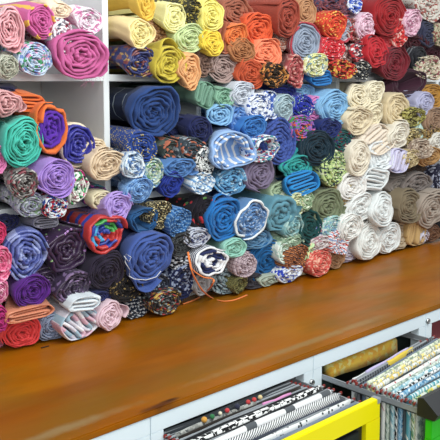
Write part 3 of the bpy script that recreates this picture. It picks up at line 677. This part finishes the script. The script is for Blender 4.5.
(409,101,9,10,SO,['a3a3c0'],dict(n=3,d=.0),'lavender grey cloth behind the lavender grey roll'),
(416,117,11,10,P,['8c8636','3a2c16','b8b060'],dict(n=4,d=.05),'olive, yellow and brown print roll under the lavender grey roll'),
(435,120,11,13,SO,['98785f'],dict(n=4,d=.04),'cocoa brown roll at the right edge'),
(423,130,7,10,SO,['bcd8d0'],dict(t='F',n=3,rot=80,d=.03),'mint cloth strip between the olive and leopard rolls'),
(434,133,10,9,P,['8a6c3c','2e2414','b89858'],dict(n=4,d=.045,sc=1.2),'brown and gold leopard roll at the right edge'),
(414,138,12,9,P,['a89254','3a2e18','d4c48c'],dict(n=4,d=.04,sc=1.3),'golden leopard roll right of the ivory roll'),
(422,148,10,10,P,['a8927e','8a7466','c8b8a4'],dict(n=4,d=.05),'taupe fine floral roll under the golden leopard roll'),
(410,159,9,10,P,['b8a274','94804e','d8c89c'],dict(n=4,d=.045),'khaki floral roll right of the lilac white cloth'),
(430,157,11,9,SO,['b4884e'],dict(n=3.6,d=.04,rot=20),'caramel roll above the open cubby at the right'),
(438,143,9,10,SO,['d8d4ca'],dict(n=4,d=.05),'off-white roll at the right edge beside the caramel roll'),
(416,170,12,5,SO,['4c3a2c'],dict(n=3,d=-.01),'dark brown roll in the shadow above the taupe grey roll'),
(418,184,13,11,SO,['7c726e'],dict(n=3.6,d=.02,lump=.09),'taupe grey roll lying on the olive brown roll'),
(402,186,12,10,SO,['857b74'],dict(n=3,d=.0),'grey-brown cloth behind the taupe grey roll'),
(411,206,13,17,SO,['7c6e56'],dict(n=5,d=.04,lump=.05),'olive brown roll between the large white roll and the light taupe roll'),
(402,235,11,15,SO,['b9a688'],dict(n=5,g=1,lump=.06),'sand beige roll on the counter right of the white rolls'),
(418,230,10,17,SO,['c6a468'],dict(t='F',n=5,rot=80,g=1,lump=.1),'golden tan cloth folded upright beside the sand beige roll'),
(433,209,14,19,SO,['a5978a'],dict(n=4.5,d=.05,lump=.07),'large light taupe roll at the right edge'),
(425,238,5,7,SO,['cdcde2'],dict(n=3,g=1),'tiny pale lilac roll on the counter at the right'),
(433,234,7,9,SO,['745038'],dict(n=4,g=1),'small brown roll on the counter at the right edge'),
(441,180,8,15,P,['23243a','a0a4b8','23243a'],dict(n=4,d=.0),'black and white dotted roll at the right edge past the upright'),
(441,230,6,10,SO,['1e2026'],dict(n=3,d=.02),'black roll cut by the right edge'),
]
for i, rec in enumerate(ROLLS):
    rt = make_roll(rec, i)
    if 'loose thread' in rec[-1]:
        for pts in ([(129,276),(134,279),(146,280),(156,277),(161,271)], [(124,256),(129,262),(131,257),(126,254),(125,262),(130,270),(129,276)]):
            b = MB(); yy = rt.location.y-.03
            b.tube([Vector(atY(x, y, yy))-rt.location for x, y in pts], .0011, 5); b.build('thread', fabric('solid', ['dfe4ea']), rt, True)['label'] = 'white loose thread'

# orange cord
b = MB()
def cord(pts, r=.0035, ry=.0018):
    P3 = []
    for (x, y, dd) in pts:
        if dd is None:
            q = ray(x, y); t_ = (CT+.0022-EYE)/q[2]; P3.append(C0+q*t_)
        else: P3.append(atY(x, y, dd))
    out = []
    for i in range(len(P3)-1):
        p0 = P3[max(0, i-1)]; p1 = P3[i]; p2 = P3[i+1]; p3 = P3[min(len(P3)-1, i+2)]
        for s in range(6):
            t = s/6; out.append(.5*((2*p1)+(-p0+p2)*t+(2*p0-5*p1+4*p2-p3)*t*t+(-p0+3*p1-3*p2+p3)*t**3))
    out.append(P3[-1]); b.tube(out, r, 8, ry)
cord([(188,252,1.715),(190,263,1.695),(193,270,1.69),(203,277,1.68),(213,279,1.675),(212,285,1.68),(205,293,None),(196,299,None),(183,304,None)])
cord([(190,262,1.692),(192,272,1.685),(197,282,1.69),(203,291,1.70),(212,298,None),(222,301,None),(234,300,None),(247,295,None)])
tag(b.build('orange_cord', fabric('solid', ['ef7d28']), smooth=True, loc=(1.6, 1.7, CT)), 'bright orange cord hanging out of the rolls and trailing over the counter', 'cord')
# tiny dark mark on the counter, modelled as a thin box
q = ray(45, 347); p = C0+q*((CT+.001-EYE)/q[2]); b = MB(); b.box(p[0]-.012, p[0]+.012, p[1]-.002, p[1]+.002, CT+.0002, CT+.0022, .0006)
tag(b.build('dark_mark', DARKM, loc=tuple(p)), 'tiny dark mark on the counter before the coral red roll', 'surface_mark')

# ---------------------------------------------------------------- cabinets under the counter
CX = [.426, .967, 1.511, 2.055, 2.60]; YF = 1.252; YR = 1.95; ZT = .8335; ZR = .795; ZB = .12
def cabinet(i, label, closed=False):
    x0, x1 = CX[i]+.0008, CX[i+1]-.0008
    root = empty('file_cabinet', ((x0+x1)/2, 1.6, 0)); tag(root, label, 'cabinet', 'white drawer cabinets under the counter')
    b = MB(); b.box(x0, x1, YF, YF+.018, ZR, ZT-.0005, .001); child(b, 'top_rail', METALW, root)
    for a, c in ((x0, x0+.036), (x1-.036, x1)):
        b = MB(); b.box(a, c, YF+.0004, YF+.03, 0.0, ZR-.0004, .001); child(b, 'stile', METALW, root)
    for a, c in ((x0, x0+.014), (x1-.014, x1)):
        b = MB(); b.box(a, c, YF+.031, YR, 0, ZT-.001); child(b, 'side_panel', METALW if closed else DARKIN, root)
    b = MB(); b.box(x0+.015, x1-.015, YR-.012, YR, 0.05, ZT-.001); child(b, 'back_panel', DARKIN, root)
    b = MB(); b.box(x0+.015, x1-.015, YF+.031, YR-.013, .06, .075); child(b, 'bottom_panel', METALW, root)
    return root, x0, x1
def lock(root, px, py):
    p = atY(px, py, YF); b = MB()
    b.lathe([(.0095, -.001), (.0095, .003), (.008, .0055), (.0055, .006), (.005, .0045), (.001, .0045)], p); child(b, 'lock', CHROME, root, True)

c0, x0, x1 = cabinet(0, 'closed white cabinet under the counter at the lower left', True)
b = MB(); b.box(x0+.0375, x1-.0375, YF+.001, YF+.02, .08, ZR-.002, .001); child(b, 'door', METALW, c0)

def drawer(root, x0, x1, yfront, col, ztop, mat_name):
    """pulled-out file drawer: front, side rails, handle"""
    g = plain(mat_name, col, .3, var=.01)
    fx0, fx1 = x0+.03, x1-.03
    bx = MB(); w = .05
    # front frame with a recessed grip window
    gx0, gx1 = fx0+.09, fx1-.055; gz1 = ztop-.048; gz0 = gz1-.11
    bx.box(fx0, fx1, yfront, yfront+.018, gz1, ztop, .0015); bx.box(fx0, gx0, yfront, yfront+.018, gz0, gz1-.0002)
    bx.box(gx1, fx1, yfront, yfront+.018, gz0, gz1-.0002); bx.box(fx0, fx1, yfront, yfront+.018, ztop-.62, gz0-.0002, .0015)
    l = root.location
    bx.V = [(v[0]-l[0], v[1]-l[1], v[2]-l[2]) for v in bx.V]
    dr = bx.build('drawer', g, root)
    b = MB(); b.box(gx0+.0005, gx1-.0005, yfront+.012, yfront+.045, gz0, gz1-.001); b.box(gx0+.02, gx1-.02, yfront+.004, yfront+.012, gz1-.045, gz1-.012, .002)
    b.V = [(v[0]-l[0], v[1]-l[1], v[2]-l[2]) for v in b.V]; b.build('grip_recess', DARKM, dr)
    for xr in (x0+.036, x1-.04):
        b = MB(); b.box(xr, xr+.0035, yfront+.019, YR-.06, .757, .773); b.box(xr-.0035 if xr > (x0+x1)/2 else xr, xr+(.0035 if xr > (x0+x1)/2 else .007), yfront+.019, YR-.06, .757, .7595)
        b.V = [(v[0]-l[0], v[1]-l[1], v[2]-l[2]) for v in b.V]; b.build('side_rail', GREYM, dr)
    return dr, g
def swatch(x0, x1, ya, yb, ztop, drop, cols, label, group, pat='print', sc=1.0, lean=.0, thick=.004, satin=0, cx0=None, cx1=None):
    root = empty('hanging_fabric_sample', ((x0+x1)/2, (ya+yb)/2, ztop-.012)); l = root.location
    tag(root, label, 'fabric sample', group)
    zr = ztop-.006
    b = MB(); b.tube([(x0, ya, zr), (x1, yb, zr)], .0028, 6)
    b.V = [(v[0]-l[0], v[1]-l[1], v[2]-l[2]) for v in b.V]; b.build('hanger_rod', GREYM, root)
    for xx, yy, s in ((x0, ya, 1), (x1, yb, -1)):
        b = MB(); b.box(xx-.003, xx+.006, yy-.0022, yy+.0022, zr-.003, zr+.004, .0008)
        b.V = [(v[0]-l[0], v[1]-l[1], v[2]-l[2]) for v in b.V]; o = b.build('hook', RED, root); o['label'] = 'red plastic hook'
    a0 = cx0 or x0+.014; a1 = cx1 or x1-.014
    prof = [(-thick*.5-lean, -drop), (-thick-lean*.4, -drop*.4), (-thick, -.015), (-thick*.85, -.005), (-thick*.4, -.0005), (thick*.4, -.0005), (thick*.85, -.005), (thick, -.015), (thick*.9, -drop*.4), (thick*.6-lean*.3, -drop*.95)]
    nx = 14; V = []; uv = []; rnd = random.Random(label)
    acc = 0; us = [0]
    for i in range(1, len(prof)): us.append(us[-1]+hypot(prof[i][0]-prof[i-1][0], prof[i][1]-prof[i-1][1]))
    ph = rnd.uniform(0, 6)
    for i in range(nx+1):
        t = i/nx; x = a0+(a1-a0)*t; s_ = (x-x0)/(x1-x0); y = ya+(yb-ya)*s_; w = .0012*sin(5*t+ph)
        for j, (py_, pz) in enumerate(prof):
            V.append((x-l[0], y+py_+w*(1+8*abs(pz))-l[1], ztop+pz+.0012*sin(9*t+ph)-l[2])); uv.append((x, us[j]+ph))
    m_ = len(prof); Fc = [[i*m_+j, (i+1)*m_+j, (i+1)*m_+j+1, i*m_+j+1] for i in range(nx) for j in range(m_-1)]
    Fc += [list(range(m_)), [nx*m_+j for j in range(m_)][::-1]]
    meshobj('cloth', V, Fc, fabric(pat, cols, sc, satin), root, uv)
    return root

c1, x0, x1 = cabinet(1, 'white cabinet under the counter with the yellow-fronted drawer pulled out')
d1, yel = drawer(c1, x0, x1, 1.018, 'f4e606', .800, 'yellow_panel')
lock(c1, 311.3, 382.5)
b = MB(); b.box(x1-.042, x1-.0288, 1.0165, 1.0375, .788, .8012, .001); l = c1.location
b.V = [(v[0]-l[0], v[1]-l[1], v[2]-l[2]) for v in b.V]; b.build('corner_cap', GREYM, d1)
ra, rb = x0+.034, x1-.034
rb = x1-.046
G1 = 'fabric samples hanging in the yellow-fronted drawer'
for (y, zt, dr, pat, cols, sc, th_, lab, kw) in [
    (1.050, .786, .25, SO, ['bcc9bd'], 1, .005, 'pale sage fabric sample hanging directly behind the yellow drawer front', {}),
    (1.068, .784, .25, SO, ['78879c'], 1, .004, 'slate blue fabric sample behind the pale sage one', {}),
    (1.086, .785, .25, 'dots', ['e2e6e8','30343c'], 1.2, .005, 'white fabric sample with sparse black dots before the hatched one', {}),
    (1.102, .783, .25, SO, ['3c4250'], 1, .003, 'dark grey thin fabric sample before the hatched one', {}),
    (1.126, .789, .25, 'diag', ['e6e8ea','3a3e46'], 1.6, .010, 'white fabric sample with fine black diagonal hatching', {}),
    (1.149, .790, .25, 'edge', ['e8eaec','e8eaec','e8eaec','555a60'], .2, .008, 'plain white fabric sample behind the hatched one', {}),
    (1.164, .788, .25, SO, ['26282c'], 1, .002, 'thin black fabric sample between the two white ones', {}),
    (1.180, .791, .25, 'block', ['eceeee','17181b'], 1.1, .009, 'white fabric sample with black keyboard-like blocks', {}),
    (1.196, .788, .25, SO, ['1e2024'], 1, .003, 'black fabric sample behind the block-patterned one', {}),
    (1.206, .789, .25, SO, ['d98cc4'], 1, .003, 'bright pink fabric sample peeping behind the block-patterned one', dict(cx0=1.27, cx1=1.37)),
    (1.218, .787, .25, SO, ['2a2420'], 1, .003, 'dark brown fabric sample behind the bright pink one', {}),
    (1.232, .788, .25, P, ['8a8c88','55585a','a8aaa6'], 1.2, .005, 'grey patterned fabric sample with coloured pompoms along its top', dict(cx0=1.02, cx1=1.27)),
    (1.247, .786, .25, SO, ['2b3036'], 1, .003, 'charcoal fabric sample just before the cabinet rail', {}),
    (1.262, .786, .25, SO, ['4c5258'], 1, .003, 'dark grey fabric sample just inside the cabinet opening', {})]:
    sw = swatch(ra, rb-(.032 if y > 1.19 else 0), y, y, zt, dr, cols, lab, G1, pat, sc, thick=th_, **kw)
    if 'pompoms' in lab:
        l = sw.location
        for (px_, c_) in ((203,'d89a2c'),(211,'2c7a48'),(219,'e4dcc0'),(226,'cc3238'),(236,'30344a'),(247,'c83a3c'),(253,'cc3c3c'),(259,'d8c48c')):
            p = atY(px_, 405-(px_-203)*.41, 1.236); bb = MB()
            r_ = .0045+.0012*(px_ % 3); bb.lathe([(r_*sin(pi*k/8)+.0003, -r_*1.0*cos(pi*k/8)) for k in range(9)], (p[0], 1.232, .7915), 'z', 12)
            bb.V = [(v[0]-l[0], v[1]-l[1], v[2]-l[2]) for v in bb.V]
            o = bb.build('pompom', fabric('solid', [c_]), sw, True)
            uvl = o.data.uv_layers.new(name='UVMap')

c2, x0, x1 = cabinet(2, 'white cabinet under the counter with the green-fronted drawer pulled out')
d2, grn = drawer(c2, x0, x1, .915, '27c11c', .757, 'green_panel')
lock(c2, 427.6, 321)
b = MB(); l = c2.location   # sloping dark grip along the top of the green front
V = []
for x in (x0+.026, x1-.02):
    for (y, z) in ((.937, .808), (.953, .803), (.953, .760), (.906, .760), (.897, .776)):
        V.append((x-l[0], y-l[1], z-l[2]))
b.add(V, [[0,5,6,1],[1,6,7,2],[2,7,8,3],[3,8,9,4],[4,9,5,0],[0,1,2,3,4],[9,8,7,6,5]]); b.build('handle', DARKM, d2)
ra, rb = x0+.037, x1-.034
G2 = 'fabric samples hanging in the green-fronted drawer'
W2 = [('striped charcoal','edge',['30343c','6c7078'],2,1.140,1.232,.785,.004),
 ('slate grey','solid',['6f7f92'],1,1.126,1.214,.783,.004),
 ('pale green floral',P,['ccd6b8','8ca088','e4e8d8'],1,1.112,1.200,.790,.006),
 ('cream and grey floral',P,['dfe0d0','9aa090','ecd870'],1.1,1.099,1.186,.790,.006),
 ('white and yellow floral',P,['e6e8e0','e0c050','a0b0a8'],1.1,1.086,1.170,.788,.005),
 ('dark charcoal','solid',['3a4248'],1,1.076,1.158,.782,.003),
 ('white with red dots','dots',['e4e6e2','b83848','a8c0c0'],1.2,1.064,1.143,.789,.006),
 ('grey-green leafy',P,['b4c4b4','7c948c','dce4dc'],1.2,1.051,1.127,.788,.005),
 ('aqua and white',P,['a8ccd4','e4ecec','6ea4b8'],1.1,1.039,1.110,.789,.006),
 ('white with black triangles','block',['e8ecec','1c2024'],1.4,1.027,1.092,.788,.004),
 ('sky blue floral',P,['7cb0d0','dce8ec','4880a8'],1.2,1.015,1.074,.788,.006),
 ('dark slate','solid',['46545c'],1,1.004,1.058,.783,.003),
 ('teal and white wavy','swirl',['4a9cb0','dfe8e8','8cc0c8'],3,.992,1.042,.788,.006),
 ('white and green leafy',P,['dce6dc','5c9468','e4d44c'],1.1,.980,1.024,.787,.005),
 ('pale grey floral',P,['c8d0cc','88989c','e0e4e0'],1.2,.968,1.006,.786,.004)]
nb = {0:'rearmost'}
W2 = [w[:4]+(w[4], w[4]+.062-.0033*i)+w[6:] for i, w in enumerate(W2)]
for i, (nm, pat, cols, sc, ya, yb, zt, th_) in enumerate(W2):
    lab = nm+' fabric sample hanging '+('rearmost in the row before the lilac one' if i == 0 else 'in front of the '+W2[i-1][0]+' one')
    swatch(ra, rb, ya, yb, zt, .3, cols, lab, G2, pat, sc, thick=th_)
# lilac and yellow samples fanned at the back
swatch(ra, rb-.08, 1.152, 1.200, .789, .28, ['bcb4dc'], 'lilac fabric sample behind the striped charcoal one', G2, SO, 1, thick=.004, cx0=1.62, cx1=1.86)
swatch(ra, rb-.06, 1.144, 1.190, .791, .28, ['e0c21c'], 'bright yellow fabric sample beside the lilac one', G2, SO, 1, thick=.004, cx0=1.72, cx1=1.87)
swatch(ra, rb-.09, 1.168, 1.192, .780, .28, ['e6ecee'], 'plain white fabric sample with green edge behind the lilac one', G2, SO, 1, thick=.005, cx0=1.575, cx1=1.70)
# dark green folder and yellow patterned pack at the back of drawer 2
b = MB(); b.box(1.565, 1.70, 1.335, 1.343, .60, .792, .001); b.box(1.565, 1.70, 1.344, 1.353, .58, .780, .001); b.box(1.565, 1.70, 1.335, 1.353, .57, .5795)
tag(b.build('hanging_folder', plain('dark_green_card', '2f4441', .5), loc=(1.63, 1.34, .57)), 'dark green folder inside the cabinet behind the grey drawer rail', 'folder')
b = MB(); V = []
nx = 12
for i in range(nx+1):
    t = i/nx; x = 1.62+.32*t; zt = .766+.006*t
    for (y, z) in ((1.275, -.03-.018*t), (1.278, -.004), (1.282, 0), (1.295, .003), (1.308, .003), (1.312, 0), (1.310, -.03-.018*t)):
        V.append((x, y+.002*sin(9*t), zt+z+.001*sin(14*t)))
Fc = [[i*7+j, (i+1)*7+j, (i+1)*7+(j+1) % 7, i*7+(j+1) % 7] for i in range(nx) for j in range(7)]+[list(range(7)), [nx*7+j for j in range(7)][::-1]]
uv = [(v[0], v[1]+v[2]) for v in V]; V = [(v[0]-1.83, v[1]-1.35, v[2]-.72) for v in V]
o = meshobj('folded_fabric', V, Fc, fabric('print', ['ffc61c', 'ffe27a', 'fab40c'], .6), uv=uv); o.location = (1.83, 1.35, .72)
tag(o, 'golden yellow patterned folded cloth at the back of the green-fronted drawer', 'folded fabric')
c3, x0, x1 = cabinet(3, 'white open cabinet under the counter cut by the right edge')
ra, rb = x0+.034, x1-.034
for y, c_, nm in ((1.30, '7a3038', 'wine red'), (1.33, '30343c', 'charcoal')):
    swatch(ra, rb, y, y, .775, .3, [c_], nm+' fabric sample hanging inside the cabinet at the right edge', 'fabric samples in the right cabinet', SO)
b = MB(); b.box(ra-.001, ra+.003, YF+.035, YR-.06, .757, .773)
